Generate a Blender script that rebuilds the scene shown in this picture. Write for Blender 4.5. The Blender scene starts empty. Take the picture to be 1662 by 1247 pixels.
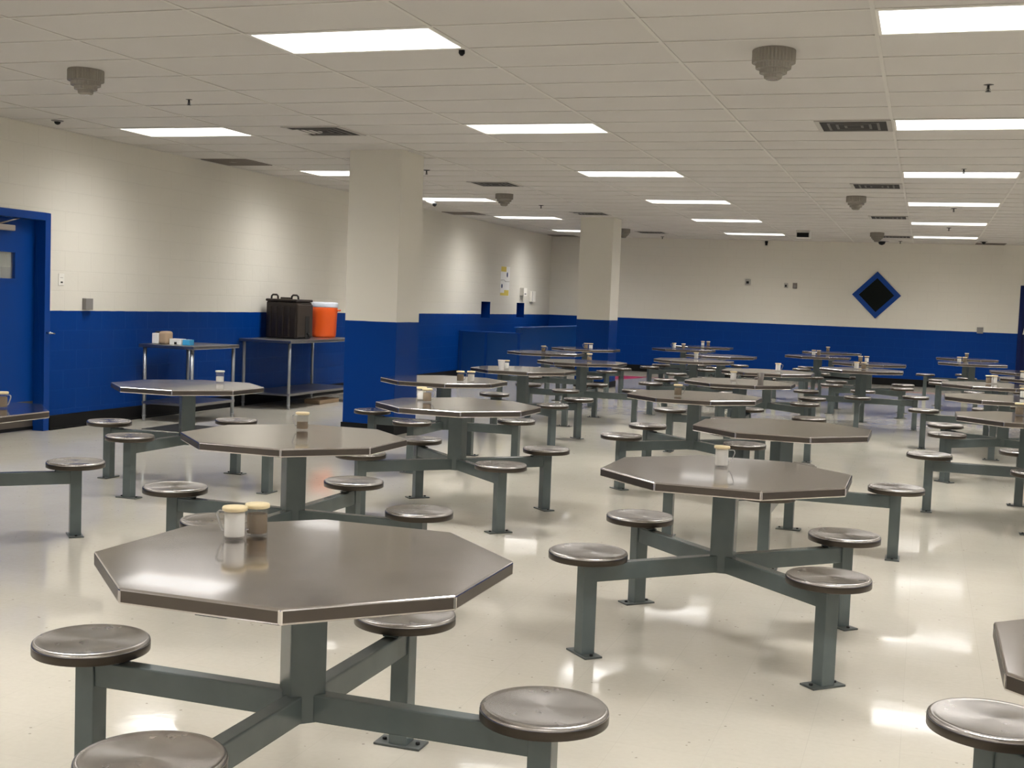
import bpy, bmesh, math, random
from mathutils import Vector, Matrix
random.seed(7)
PI = math.pi
scene = bpy.context.scene
col = scene.collection

# ------------------------------------------------------------------ camera, world, exposure
CAM_H = 1.4795
YAW, PITCH, ROLL, FPX = 0.32505, -0.06747, 0.037937, 1977.4
def make_camera():
    r = Vector((math.cos(YAW), math.sin(YAW), 0)); f = Vector((-math.sin(YAW), math.cos(YAW), 0)); u = Vector((0, 0, 1))
    f2 = f * math.cos(PITCH) + u * math.sin(PITCH); u2 = u * math.cos(PITCH) - f * math.sin(PITCH)
    r3 = r * math.cos(ROLL) + u2 * math.sin(ROLL); u3 = -r * math.sin(ROLL) + u2 * math.cos(ROLL)
    m = Matrix(((r3.x, u3.x, -f2.x, 0), (r3.y, u3.y, -f2.y, 0), (r3.z, u3.z, -f2.z, CAM_H), (0, 0, 0, 1)))
    cd = bpy.data.cameras.new('camera'); cd.sensor_width = 36; cd.lens = 36 * FPX / 1662; cd.clip_end = 100; cd.clip_start = .05
    o = bpy.data.objects.new('camera', cd); o.matrix_world = m; col.objects.link(o); scene.camera = o
make_camera()
w = bpy.data.worlds.new('world'); scene.world = w; w.use_nodes = True
w.node_tree.nodes['Background'].inputs[0].default_value = (.6, .62, .65, 1)
w.node_tree.nodes['Background'].inputs[1].default_value = .02
vs = scene.view_settings
vs.view_transform = 'Standard'; vs.look = 'None'; vs.gamma = 1; vs.use_curve_mapping = False
vs.exposure = 0.0
LIGHT_STRENGTH = 43.5
LIGHT_COLOR = (1.0, .985, .965)

# room dimensions (metres)
WX, WR, WB, WF = -8.36, 8.6, 27.3, -8.0      # left, right, back wall; wall behind the viewpoint
ZC = 3.034
BLUE_Z = 1.213
GX, GY = -0.35, 6.56                           # ceiling grid origin
TX, TY = 1.2192, .6096

# ------------------------------------------------------------------ helpers
def srgb(r, g, b):
    f = lambda c: ((c / 255 + .055) / 1.055) ** 2.4 if c > 10 else c / 255 / 12.92
    return (f(r), f(g), f(b), 1)
def mat(name, color, rough=.5, metal=0, **kw):
    m = bpy.data.materials.new(name); m.use_nodes = True
    b = m.node_tree.nodes['Principled BSDF']
    b.inputs['Base Color'].default_value = color if len(color) == 4 else (*color, 1)
    b.inputs['Roughness'].default_value = rough; b.inputs['Metallic'].default_value = metal
    for k, v in kw.items(): b.inputs[k.replace('_', ' ')].default_value = v
    return m
class NT:
    def __init__(s, m): s.m = m; s.t = m.node_tree; s.b = s.t.nodes['Principled BSDF']
    def n(s, t, **kw):
        o = s.t.nodes.new(t)
        for k, v in kw.items(): setattr(o, k, v)
        return o
    def l(s, a, b): s.t.links.new(a, b)
    def math(s, op, a, b=None, c=None):
        o = s.n('ShaderNodeMath', operation=op)
        for i, x in enumerate((a, b, c)):
            if x is None: continue
            if isinstance(x, (int, float)): o.inputs[i].default_value = x
            else: s.l(x, o.inputs[i])
        return o.outputs[0]
    def noise(s, vec, scale, detail=3, rough=.5):
        o = s.n('ShaderNodeTexNoise'); o.inputs['Scale'].default_value = scale; o.inputs['Detail'].default_value = detail
        o.inputs['Roughness'].default_value = rough
        if vec is not None: s.l(vec, o.inputs['Vector'])
        return o.outputs['Fac']
    def ramp(s, fac, stops):
        o = s.n('ShaderNodeValToRGB'); s.l(fac, o.inputs[0]); e = o.color_ramp.elements
        while len(e) < len(stops): e.new(.5)
        for i, (p, c) in enumerate(stops): e[i].position = p; e[i].color = c if len(c) == 4 else (*c, 1)
        return o.outputs[0]
    def mix(s, fac, a, b, mode='MIX'):
        o = s.n('ShaderNodeMix', data_type='RGBA', blend_type=mode)
        if isinstance(fac, (int, float)): o.inputs[0].default_value = fac
        else: s.l(fac, o.inputs[0])
        for i, x in ((6, a), (7, b)):
            if isinstance(x, tuple): o.inputs[i].default_value = x if len(x) == 4 else (*x, 1)
            else: s.l(x, o.inputs[i])
        return o.outputs[2]
    def bump(s, h, strength, dist, normal=None):
        o = s.n('ShaderNodeBump'); o.inputs['Strength'].default_value = strength; o.inputs['Distance'].default_value = dist
        s.l(h, o.inputs['Height'])
        if normal is not None: s.l(normal, o.inputs['Normal'])
        return o.outputs[0]

# ------------------------------------------------------------------ materials
CREAM = (.68, .65, .575)
BLUE = (.0004, .036, .215)
def wall_mat(name, axis, split=True, blocks=True):
    m = mat(name, (*CREAM, 1), .45, Specular_IOR_Level=.13); t = NT(m)
    tc = t.n('ShaderNodeTexCoord').outputs['Object']
    sp = t.n('ShaderNodeSeparateXYZ'); t.l(tc, sp.inputs[0])
    cmb = t.n('ShaderNodeCombineXYZ'); t.l(sp.outputs[axis], cmb.inputs[0]); t.l(sp.outputs[2], cmb.inputs[1])
    n1 = t.noise(tc, 1.3, 4)
    cream = t.mix(t.math('MULTIPLY', n1, .22), CREAM, (.60, .57, .50))
    blue = t.mix(t.math('MULTIPLY', n1, .35), BLUE, (.0008, .028, .17))
    wob = t.math('MULTIPLY', t.math('SUBTRACT', t.noise(tc, 6, 2), .5), .006)
    low = t.math('LESS_THAN', t.math('ADD', sp.outputs[2], wob), BLUE_Z)
    c = t.mix(low, cream, blue) if split else cream
    rough = t.math('SUBTRACT', .5, t.math('MULTIPLY', low, .14)); t.l(rough, t.b.inputs['Roughness'])
    fine = t.noise(tc, 90, 3)
    if blocks:
        br = t.n('ShaderNodeTexBrick'); t.l(cmb.outputs[0], br.inputs['Vector'])
        br.inputs['Scale'].default_value = 1; br.inputs['Mortar Size'].default_value = .0045; br.inputs['Mortar Smooth'].default_value = .5
        br.inputs['Brick Width'].default_value = .4064; br.inputs['Row Height'].default_value = .2022; br.offset = .5
        br.inputs['Color1'].default_value = (0, 0, 0, 1); br.inputs['Color2'].default_value = (1, 1, 1, 1); br.inputs['Bias'].default_value = 0
        fac = br.outputs['Fac']
        # paint sits a little paler where it bridges the blue joints and dustier in the cream ones
        c = t.mix(t.math('MULTIPLY', fac, .22), c, t.mix(low, (.54, .51, .44), (.004, .075, .30)))
        nrm = t.bump(t.math('SUBTRACT', 1, fac), .35, .004)
        nrm = t.bump(t.noise(tc, 14, 2), .12, .01, nrm)
        t.l(t.bump(fine, .10, .003, nrm), t.b.inputs['Normal'])
    else:
        t.l(t.bump(fine, .08, .003), t.b.inputs['Normal'])
    t.l(c, t.b.inputs['Base Color'])
    return m
M = {}
M['wall_y'] = wall_mat('block_wall_along_depth', 1)
M['wall_x'] = wall_mat('block_wall_across', 0)
M['column'] = wall_mat('column_paint', 0, blocks=False)
M['blue'] = mat('blue_gloss_paint', (.0005, .042, .24, 1), .35, Specular_IOR_Level=.3)
M['blue_dark'] = mat('dark_blue_paint', (.0006, .008, .07, 1), .4, Specular_IOR_Level=.2)
M['blue_dull'] = mat('blue_partition_paint', (.004, .05, .22, 1), .32)
M['black'] = mat('black_rubber', (.006, .006, .0065, 1), .5, Specular_IOR_Level=.2)
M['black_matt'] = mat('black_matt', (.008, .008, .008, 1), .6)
M['dark_panel'] = mat('dark_panel', (.004, .006, .005, 1), .6, Specular_IOR_Level=.12)

def steel(name, base, rough, aniso=0, radial=False, scale=7):
    m = mat(name, base, rough, 1); t = NT(m)
    tc = t.n('ShaderNodeTexCoord').outputs['Object']
    n = t.noise(tc, scale, 4, .6)
    t.l(t.math('ADD', rough - .05, t.math('MULTIPLY', n, .13)), t.b.inputs['Roughness'])
    t.l(t.mix(n, tuple(c * .82 for c in base[:3]), tuple(min(1, c * 1.12) for c in base[:3])), t.b.inputs['Base Color'])
    # dents and ripples of the sheet, fine scratches
    nb = t.bump(t.noise(tc, 2.2, 1), .05, .02)
    mp = t.n('ShaderNodeMapping'); t.l(tc, mp.inputs[0]); mp.inputs['Scale'].default_value = (300, 8, 30)
    t.l(t.bump(t.noise(mp.outputs[0], 1, 2), .012, .0006, nb) if name == 'brushed_steel_top' else nb, t.b.inputs['Normal'])
    t.b.inputs['Anisotropic'].default_value = aniso
    if radial:
        tg = t.n('ShaderNodeTangent', direction_type='RADIAL', axis='Z'); t.l(tg.outputs[0], t.b.inputs['Tangent'])
    return m
M['top'] = steel('brushed_steel_top', (.66, .625, .615, 1), .13, .0)
M['top'].node_tree.nodes['Principled BSDF'].inputs['Coat Weight'].default_value = .5
M['top'].node_tree.nodes['Principled BSDF'].inputs['Coat Roughness'].default_value = .045
M['seat'] = steel('spun_steel_seat', (.50, .475, .455, 1), .24, .75, True, 12)
M['seat_rim'] = steel('dark_seat_rim', (.085, .073, .062, 1), .38)  # much darker steel tone for the seat's edge and underside
M['rim'] = steel('dark_steel_rim', (.15, .130, .115, 1), .36)  # tabletop side faces, a darker steel tone than the top
M['steel'] = steel('work_table_steel', (.34, .34, .35, 1), .30)
M['pipe'] = mat('galvanised_leg', (.36, .38, .40, 1), .38, .8)
def paint():
    m = mat('grey_green_enamel', (.11, .135, .135, 1), .22); t = NT(m)
    tc = t.n('ShaderNodeTexCoord').outputs['Object']
    n = t.noise(tc, 9, 4)
    t.l(t.mix(n, (.095, .118, .118), (.13, .16, .16)), t.b.inputs['Base Color'])
    t.l(t.bump(t.noise(tc, 30, 2), .06, .004), t.b.inputs['Normal'])
    return m
M['paint'] = paint()
M['plate'] = mat('scuffed_floor_plate', (.085, .095, .09, 1), .4)
M['bolt'] = mat('bolt', (.03, .03, .03, 1), .4, .6)
def tile_mat():
    m = mat('ceiling_tile', (.76, .72, .655, 1), .75); t = NT(m)
    tc = t.n('ShaderNodeTexCoord').outputs['Object']
    n = t.noise(tc, .9, 3); f = t.noise(tc, 160, 2)
    t.l(t.mix(n, (.49, .468, .437), (.565, .543, .51)), t.b.inputs['Base Color'])
    t.l(t.bump(f, .25, .002), t.b.inputs['Normal'])
    return m
M['tile'] = tile_mat()
M['tbar'] = mat('tbar_white', (.54, .52, .475, 1), .5)
def floor_cover():
    m = mat('waxed_vinyl_tile', (.5, .46, .38, 1), .14); t = NT(m)
    tc = t.n('ShaderNodeTexCoord').outputs['Object']
    sp = t.n('ShaderNodeSeparateXYZ'); t.l(tc, sp.inputs[0])
    base = t.mix(t.noise(tc, 2.2, 5, .6), (.60, .56, .475), (.68, .64, .56))
    base = t.mix(t.math('MULTIPLY', t.noise(tc, 45, 3), .35), base, (.48, .44, .35))
    # each foot-square tile a hair different, seams
    wn = t.n('ShaderNodeTexWhiteNoise', noise_dimensions='2D')
    fx = t.math('FLOOR', t.math('DIVIDE', sp.outputs[0], .3048)); fy = t.math('FLOOR', t.math('DIVIDE', sp.outputs[1], .3048))
    cb = t.n('ShaderNodeCombineXYZ'); t.l(fx, cb.inputs[0]); t.l(fy, cb.inputs[1]); t.l(cb.outputs[0], wn.inputs['Vector'])
    base = t.mix(t.math('MULTIPLY', wn.outputs[0], .12), base, (.50, .46, .38))
    def seam(o):
        fr = t.math('FRACT', t.math('DIVIDE', o, .3048)); return t.math('LESS_THAN', t.math('MINIMUM', fr, t.math('SUBTRACT', 1, fr)), .0032)
    s = t.math('MAXIMUM', seam(sp.outputs[0]), seam(sp.outputs[1]))
    base = t.mix(t.math('MULTIPLY', s, t.math('MULTIPLY', t.noise(tc, 1.1, 2), .26)), base, (.20, .18, .14))
    # specks and scuffs
    vo = t.n('ShaderNodeTexVoronoi'); vo.inputs['Scale'].default_value = 16; t.l(tc, vo.inputs['Vector'])
    spk = t.math('MULTIPLY', t.math('LESS_THAN', vo.outputs['Distance'], .085), t.math('GREATER_THAN', t.noise(tc, 5, 2), .52))
    base = t.mix(t.math('MULTIPLY', spk, .5), base, (.14, .11, .08))
    mp = t.n('ShaderNodeMapping'); t.l(tc, mp.inputs[0]); mp.inputs['Rotation'].default_value = (0, 0, .5); mp.inputs['Scale'].default_value = (1.2, 16, 1)
    sc = t.ramp(t.noise(mp.outputs[0], 2.5, 4, .7), [(.62, (0, 0, 0)), (.70, (1, 1, 1))])
    base = t.mix(t.math('MULTIPLY', sc, .10), base, (.22, .19, .15))
    t.l(base, t.b.inputs['Base Color'])
    t.l(t.math('ADD', .02, t.math('MULTIPLY', t.noise(tc, 3.1, 4, .6), .10)), t.b.inputs['Roughness'])
    nb = t.bump(t.noise(tc, 2.4, 2), .10, .012)
    t.l(t.bump(t.noise(tc, 22, 2), .05, .003, nb), t.b.inputs['Normal'])
    t.b.inputs['IOR'].default_value = 1.5
    return m
M['floor'] = floor_cover()
M['red_line'] = mat('red_floor_paint', (.42, .02, .06, 1), .25)
def glow():
    m = mat('light_diffuser', (.9, .9, .9, 1), .4); b = m.node_tree.nodes['Principled BSDF']
    b.inputs['Emission Color'].default_value = (*LIGHT_COLOR, 1)
    # prismatic lens: brightest straight down, dimmer towards the horizon
    t = NT(m); g = t.n('ShaderNodeNewGeometry'); d = t.n('ShaderNodeVectorMath', operation='DOT_PRODUCT')
    t.l(g.outputs['Normal'], d.inputs[0]); t.l(g.outputs['Incoming'], d.inputs[1])
    t.l(t.math('ADD', 1.5, t.math('MULTIPLY', t.math('POWER', t.math('ABSOLUTE', d.outputs['Value']), 2.2), LIGHT_STRENGTH)), b.inputs['Emission Strength'])
    return m
M['glow'] = glow()
M['white_trim'] = mat('white_trim', (.72, .70, .64, 1), .4)
M['grille'] = mat('return_grille', (.16, .135, .115, 1), .6)
M['vent'] = mat('diffuser_frame', (.36, .34, .31, 1), .5)
M['vane'] = mat('diffuser_vane', (.07, .065, .055, 1), .5)
M['vent_dark'] = mat('duct_dark', (.012, .010, .008, 1), .8)
M['guard'] = mat('smoky_guard', (.30, .275, .23, 1), .25, 0, Alpha=.75)
M['brown'] = mat('brown_moulded_plastic', (.016, .009, .006, 1), .45)
M['brown_light'] = mat('brown_front_plastic', (.030, .021, .015, 1), .42)
M['orange'] = mat('orange_plastic', (.86, .115, .012, 1), .35)
M['cooler_lid'] = mat('pale_lid', (.72, .76, .86, 1), .4)
M['kraft'] = mat('kraft_card', (.40, .29, .19, 1), .7)
M['paper'] = mat('white_paper', (.80, .79, .76, 1), .7)
M['light_blue'] = mat('light_blue_card', (.05, .36, .68, 1), .5)
M['yellow'] = mat('yellow_ink', (.66, .52, .10, 1), .7)
M['ink'] = mat('blue_black_ink', (.03, .05, .14, 1), .7)
M['lid'] = mat('cream_lid', (.84, .70, .42, 1), .4)
M['lid_white'] = mat('white_lid', (.86, .83, .76, 1), .4)
M['salt'] = mat('salt', (.86, .84, .82, 1), .8)
M['pepper'] = mat('ground_pepper', (.20, .14, .08, 1), .9)
M['foam'] = mat('foam_cup', (.88, .86, .83, 1), .6)
M['grey_box'] = mat('grey_electrical', (.20, .19, .18, 1), .45)
M['kick'] = mat('worn_kick_plate', (.13, .11, .09, 1), .35, .5)
M['chrome'] = mat('chrome', (.6, .6, .6, 1), .2, 1)
M['closer'] = mat('closer_aluminium', (.42, .38, .34, 1), .4, .6)
def clear(name, tint, k):
    m = bpy.data.materials.new(name); m.use_nodes = True; t = m.node_tree; t.nodes.clear()
    o = t.nodes.new('ShaderNodeOutputMaterial'); mx = t.nodes.new('ShaderNodeMixShader')
    tr = t.nodes.new('ShaderNodeBsdfTransparent'); tr.inputs[0].default_value = tint
    pb = t.nodes.new('ShaderNodeBsdfPrincipled'); pb.inputs['Base Color'].default_value = (.75, .74, .72, 1); pb.inputs['Roughness'].default_value = .12
    mx.inputs[0].default_value = k
    t.links.new(tr.outputs[0], mx.inputs[1]); t.links.new(pb.outputs[0], mx.inputs[2]); t.links.new(mx.outputs[0], o.inputs[0])
    return m
M['clear'] = clear('clear_plastic', (.97, .97, .96, 1), .07)
M['handle_plastic'] = clear('handle_plastic', (.9, .9, .9, 1), .4)
M['smoke_cup'] = clear('brown_tinted_plastic', (.52, .44, .35, 1), .30)
M['glass'] = clear('door_glass', (.85, .88, .86, 1), .18)

# ------------------------------------------------------------------ mesh building
class MB:
    def __init__(s): s.v = []; s.f = []; s.mi = []; s.sm = []
    def add(s, vs_, fs, mi=0, smooth=False, mtx=None):
        o = len(s.v)
        for p in vs_:
            p = Vector(p); s.v.append(tuple(mtx @ p) if mtx is not None else tuple(p))
        for f in fs: s.f.append([i + o for i in f]); s.mi.append(mi); s.sm.append(smooth)
        return s
    def box(s, x0, y0, z0, x1, y1, z1, mi=0, mtx=None):
        return s.add([(x0, y0, z0), (x1, y0, z0), (x1, y1, z0), (x0, y1, z0), (x0, y0, z1), (x1, y0, z1), (x1, y1, z1), (x0, y1, z1)],
                     [(3, 2, 1, 0), (4, 5, 6, 7), (0, 1, 5, 4), (1, 2, 6, 5), (2, 3, 7, 6), (3, 0, 4, 7)], mi, False, mtx)
    def lathe(s, prof, n=32, mi=0, smooth=True, mtx=None, cap0=True, cap1=True, rib=None):
        vs_ = []; fs = []
        for k, (r, z) in enumerate(prof):
            for i in range(n):
                a = 2 * PI * i / n; rr = r * (1 - rib if rib and i % 2 else 1)
                vs_.append((rr * math.cos(a), rr * math.sin(a), z))
        for k in range(len(prof) - 1):
            for i in range(n):
                j = (i + 1) % n; fs.append((k * n + i, k * n + j, (k + 1) * n + j, (k + 1) * n + i))
        s.add(vs_, fs, mi, smooth, mtx)
        if cap0: s.add(vs_[:n], [tuple(reversed(range(n)))], mi, False, mtx)
        if cap1: s.add(vs_[-n:], [tuple(range(n))], mi, False, mtx)
        return s
    def prism(s, poly, z0, z1, mi=0, mtx=None, side=None):
        n = len(poly); vs_ = [(x, y, z0) for x, y in poly] + [(x, y, z1) for x, y in poly]
        fs = [tuple(reversed(range(n))), tuple(range(n, 2 * n))] + [(i, (i + 1) % n, n + (i + 1) % n, n + i) for i in range(n)]
        s.add(vs_, fs, mi, False, mtx)
        if side is not None: s.mi[-n:] = [side] * n
        return s
    def tube(s, pts, r, n=10, mi=0, flat=1.0):
        pts = [Vector(p) for p in pts]; rings = []; up = None
        for i, p in enumerate(pts):
            d = (pts[min(i + 1, len(pts) - 1)] - pts[max(i - 1, 0)]).normalized()
            if up is None: up = Vector((0, 0, 1)) if abs(d.z) < .9 else Vector((1, 0, 0))
            a = d.cross(up).normalized(); b = a.cross(d).normalized(); up = b
            rings.append([p + a * r * flat * math.cos(2 * PI * k / n) + b * r * math.sin(2 * PI * k / n) for k in range(n)])
        vs_ = [q for R_ in rings for q in R_]
        fs = [(i * n + k, i * n + (k + 1) % n, (i + 1) * n + (k + 1) % n, (i + 1) * n + k) for i in range(len(pts) - 1) for k in range(n)]
        fs += [tuple(reversed(range(n))), tuple(range((len(pts) - 1) * n, len(pts) * n))]
        return s.add(vs_, fs, mi, True)
    def build(s, name, mats, parent=None, bevel=0, seg=2, loc=None):
        me = bpy.data.meshes.new(name); me.from_pydata(s.v, [], s.f)
        for m in (mats if isinstance(mats, (list, tuple)) else [mats]): me.materials.append(M[m])
        for p, i, sm in zip(me.polygons, s.mi, s.sm): p.material_index = i; p.use_smooth = sm
        me.validate(); me.update()
        bm = bmesh.new(); bm.from_mesh(me); bmesh.ops.remove_doubles(bm, verts=bm.verts, dist=1e-6)
        bmesh.ops.recalc_face_normals(bm, faces=bm.faces); bm.to_mesh(me); bm.free()
        o = bpy.data.objects.new(name, me); col.objects.link(o)
        if parent: o.parent = parent
        if loc: o.location = loc
        if bevel:
            b = o.modifiers.new('bevel', 'BEVEL'); b.width = bevel; b.segments = seg; b.limit_method = 'ANGLE'; b.angle_limit = .6
            b.harden_normals = False
        return o
def tag(o, label, cat, group=None, kind=None):
    if label: o['label'] = label
    if cat: o['category'] = cat
    if group: o['group'] = group
    if kind: o['kind'] = kind
    return o
def empty(name, loc, label=None, cat=None, group=None, rz=0):
    o = bpy.data.objects.new(name, None); o.empty_display_size = .1; col.objects.link(o); o.location = loc; o.rotation_euler.z = rz
    return tag(o, label, cat, group)
def struct(o): o['kind'] = 'structure'; return o
def copy_tree(o, parent=None):
    c = o.copy(); col.objects.link(c)
    if parent: c.parent = parent
    for ch in list(o.children): copy_tree(ch, c)
    return c
class Kit:                                     # the first time the thing itself, then copies of it with its parts
    def __init__(s, root): s.root = root; s.used = False
    def place(s, loc, label, rz=0, group=None):
        o = copy_tree(s.root) if s.used else s.root
        s.used = True; o.location = loc; o.rotation_euler.z = rz; o['label'] = label
        if group: o['group'] = group
        return o

# ------------------------------------------------------------------ room shell
MB().box(WX - .2, WF - .2, -.1, WR + .2, WB + .2, 0).build('floor', 'floor')['kind'] = 'structure'

def panel_wall(mb, fixed, along0, along1, z0, z1, holes, axis, mi=0):
    """wall face in the plane axis=fixed, cut by rectangular holes (a0,a1,z0,z1)"""
    A = sorted({along0, along1, *[h[0] for h in holes], *[h[1] for h in holes]}); Z = sorted({z0, z1, *[h[2] for h in holes], *[h[3] for h in holes]})
    A = [a for a in A if along0 <= a <= along1]; Z = [z for z in Z if z0 <= z <= z1]
    for i in range(len(A) - 1):
        for j in range(len(Z) - 1):
            ca, cz = (A[i] + A[i + 1]) / 2, (Z[j] + Z[j + 1]) / 2
            if any(h[0] < ca < h[1] and h[2] < cz < h[3] for h in holes): continue
            q = [(A[i], Z[j]), (A[i + 1], Z[j]), (A[i + 1], Z[j + 1]), (A[i], Z[j + 1])]
            mb.add([((fixed, a, z) if axis == 0 else (a, fixed, z)) for a, z in q], [(0, 1, 2, 3)], mi)
DOOR = (8.98, 10.09, 0, 2.14)                  # opening in the left wall: from, to, bottom, top
SLOTS = [(22.72, 23.24, 1.13, 1.46), (24.92, 25.44, 1.14, 1.46)]
def left_wall():
    mb = MB(); panel_wall(mb, WX, WF, WB, 0, ZC + .05, [DOOR] + SLOTS, 0)
    for a0, a1, z0, z1 in SLOTS:               # painted recesses
        x0, x1 = WX - .26, WX
        mb.add([(x0, a0, z0), (x0, a1, z0), (x0, a1, z1), (x0, a0, z1)], [(0, 1, 2, 3)], 1)
        for q in ([(x0, a0, z0), (x1, a0, z0), (x1, a1, z0), (x0, a1, z0)], [(x0, a0, z1), (x1, a0, z1), (x1, a1, z1), (x0, a1, z1)],
                  [(x0, a0, z0), (x1, a0, z0), (x1, a0, z1), (x0, a0, z1)], [(x0, a1, z0), (x1, a1, z0), (x1, a1, z1), (x0, a1, z1)]):
            mb.add(q, [(0, 1, 2, 3)], 1)
    a0, a1, z0, z1 = DOOR
    for q in ([(WX - .22, a0, z0), (WX, a0, z0), (WX, a0, z1), (WX - .22, a0, z1)], [(WX - .22, a1, z0), (WX, a1, z0), (WX, a1, z1), (WX - .22, a1, z1)],
              [(WX - .22, a0, z1), (WX, a0, z1), (WX, a1, z1), (WX - .22, a1, z1)]):
        mb.add(q, [(0, 1, 2, 3)], 0)
    return mb.build('wall_left', ['wall_y', 'blue'])
struct(left_wall())
BDOOR = (1.86, 2.86, 0, 2.16)
mb = MB(); panel_wall(mb, WB, WX, WR, 0, ZC + .05, [BDOOR], 1); struct(mb.build('wall_back', 'wall_x'))
mb = MB(); panel_wall(mb, WR, WF, WB, 0, ZC + .05, [], 0); struct(mb.build('wall_right', 'wall_y'))
mb = MB(); panel_wall(mb, WF, WX, WR, 0, ZC + .05, [], 1); struct(mb.build('wall_front', 'wall_x'))
def base(name, boxes):
    mb = MB()
    for b in boxes: mb.box(*b)
    struct(mb.build(name, 'black', bevel=.004))
BH = .15
base('baseboard_left', [(WX, WF, 0, WX + .012, DOOR[0] - .06, BH), (WX, DOOR[1] + .06, 0, WX + .012, WB, BH), (WX, DOOR[1] + .06, 0, WX + .022, WB, .02)])
base('baseboard_back', [(WX + .012, WB - .012, 0, BDOOR[0] - .06, WB, BH), (BDOOR[1] + .06, WB - .012, 0, WR, WB, BH)])
base('baseboard_right', [(WR - .012, WF, 0, WR, WB, BH)])

# ------------------------------------------------------------------ ceiling: sagging lay-in tiles, T-bars, openings for fixtures
LROWS = [GY + 3.6576 * k for k in range(-4, 6)]            # front edge of each row of troffers
LCOLS = [GX + 3.6576 * k for k in range(-2, 3)]
fix_cells = set()
def cell(x, y): return (round((x - GX) / TX), round((y - GY) / TY))
for y in LROWS:
    for x in LCOLS:
        if x + TX < WR: fix_cells.add(cell(x, y))
vent_rows = [GY + 6 * TY + TY * 8 * k + .0 for k in (0, 1, 2, 3)]          # front edge
vent_spots = [(x, y) for y in vent_rows for x in (-.96, -5.8364 + .0)]
def ceiling():
    mb = MB(); i0 = math.floor((WX - GX) / TX); i1 = math.ceil((WR - GX) / TX); j0 = math.floor((WF - GY) / TY); j1 = math.ceil((WB - GY) / TY)
    rnd = random.Random(3)
    for i in range(i0, i1):
        for j in range(j0, j1):
            if (i, j) in fix_cells: continue
            x0, x1 = max(WX, GX + i * TX), min(WR, GX + (i + 1) * TX); y0, y1 = max(WF, GY + j * TY), min(WB, GY + (j + 1) * TY)
            if x1 - x0 < .02 or y1 - y0 < .02: continue
            sag = rnd.uniform(.006, .016); tilt = rnd.uniform(-.003, .003); ty = rnd.uniform(-.004, .004)
            n, m = 6, 6; vs_ = []
            for a in range(n + 1):
                for b in range(m + 1):
                    u, v = a / n, b / m
                    z = ZC + .004 - sag * math.sin(PI * u) * math.sin(PI * v) + tilt * (u - .5) * math.sin(PI * v) + ty * (v - .5) * math.sin(PI * u)
                    vs_.append((x0 + (x1 - x0) * u, y0 + (y1 - y0) * v, z))
            mb.add(vs_, [(a * (m + 1) + b, a * (m + 1) + b + 1, (a + 1) * (m + 1) + b + 1, (a + 1) * (m + 1) + b) for a in range(n) for b in range(m)], 0, True)
    for i in range(i0, i1 + 1):
        x = GX + i * TX
        if WX < x < WR: mb.box(x - .0115, WF, ZC - .0015, x + .0115, WB, ZC + .02, 1)
    for j in range(j0, j1 + 1):
        y = GY + j * TY
        if WF < y < WB: mb.box(WX, y - .0115, ZC - .0012, WR, y + .0115, ZC + .02, 1)
    mb.box(WX, WF, ZC - .002, WX + .022, WB, ZC + .02, 1); mb.box(WX, WB - .022, ZC - .002, WR, WB, ZC + .02, 1)
    mb.box(WX - .2, WF - .2, ZC + .35, WR + .2, WB + .2, ZC + .4, 2)
    return mb.build('ceiling', ['tile', 'tbar', 'vent_dark'])
struct(ceiling())

# ------------------------------------------------------------------ troffer lights
def light_kit():
    r = empty('ceiling_light', (0, 0, 0)); tag(r, 'x', 'ceiling light')
    fr = MB(); a, b = TX / 2, TY / 2; ia, ib = .581, .268
    for q in ((-a, -b, a, -ib), (-a, ib, a, b), (-a, -ib, -ia, ib), (ia, -ib, a, ib)): fr.box(q[0], q[1], -.001, q[2], q[3], .03)
    fr.box(-a, -b, .07, a, b, .09)
    fr.build('light_frame', 'white_trim', r)
    MB().box(-ia, -ib, .002, ia, ib, .008).build('light_diffuser', 'glow', r)
    return Kit(r)
LK = light_kit()
colname = {0: 'row nearest the left wall', 1: 'centre row', 2: 'right-hand row', 3: 'row right of the picture', 4: 'far right row'}
ordn = ['nearest', 'second nearest', 'third', 'fourth', 'fifth', 'farthest']
for ci, x in enumerate(LCOLS):
    for ri, y in enumerate(LROWS):
        if x + TX > WR: continue
        k = ri - 4
        seen = (ci == 0 and k >= 1) or (ci in (1, 2) and k >= 0)
        if seen:
            n = ordn[k - 1] if (ci == 0 and k - 1 < 4) else ordn[k]
            if ci == 0 and k == 5: n = 'farthest'
            lab = 'lit rectangular ceiling light, %s one in the %s' % (n, colname[ci]); g = 'lit troffer lights seen in the ceiling'
        else:
            lab = 'lit rectangular troffer light of the same ceiling, outside the picture'; g = 'troffer lights outside the picture'
        LK.place((x + TX / 2, y + TY / 2, ZC), lab, 0, g)

# ------------------------------------------------------------------ square air diffusers, return grilles
def vent_kit():
    r = empty('ceiling_vent', (0, 0, 0)); tag(r, 'x', 'air vent')
    MB().box(-.28, -.28, -.006, .28, .28, -.003).build('vent_opening', 'vent_dark', r)
    fr = MB()
    for q in ((-.3, -.3, .3, -.262), (-.3, .262, .3, .3), (-.3, -.262, -.262, .262), (.262, -.262, .3, .262)): fr.box(q[0], q[1], -.008, q[2], q[3], 0)
    fr.build('vent_frame', 'vent', r)
    for s in (.205, .140, .075):
        v = MB(); q = s - .020; z0, z1 = -.0095, -.0065
        for c in ((-s, -s, s, -q), (-s, q, s, s), (-s, -q, -q, q), (q, -q, s, q)): v.box(c[0], c[1], z0, c[2], c[3], z1)
        v.build('vent_vane', 'vane', r)
    return Kit(r)
VK = vent_kit(); far = ['nearest', 'second nearest', 'third', 'farthest']
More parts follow.
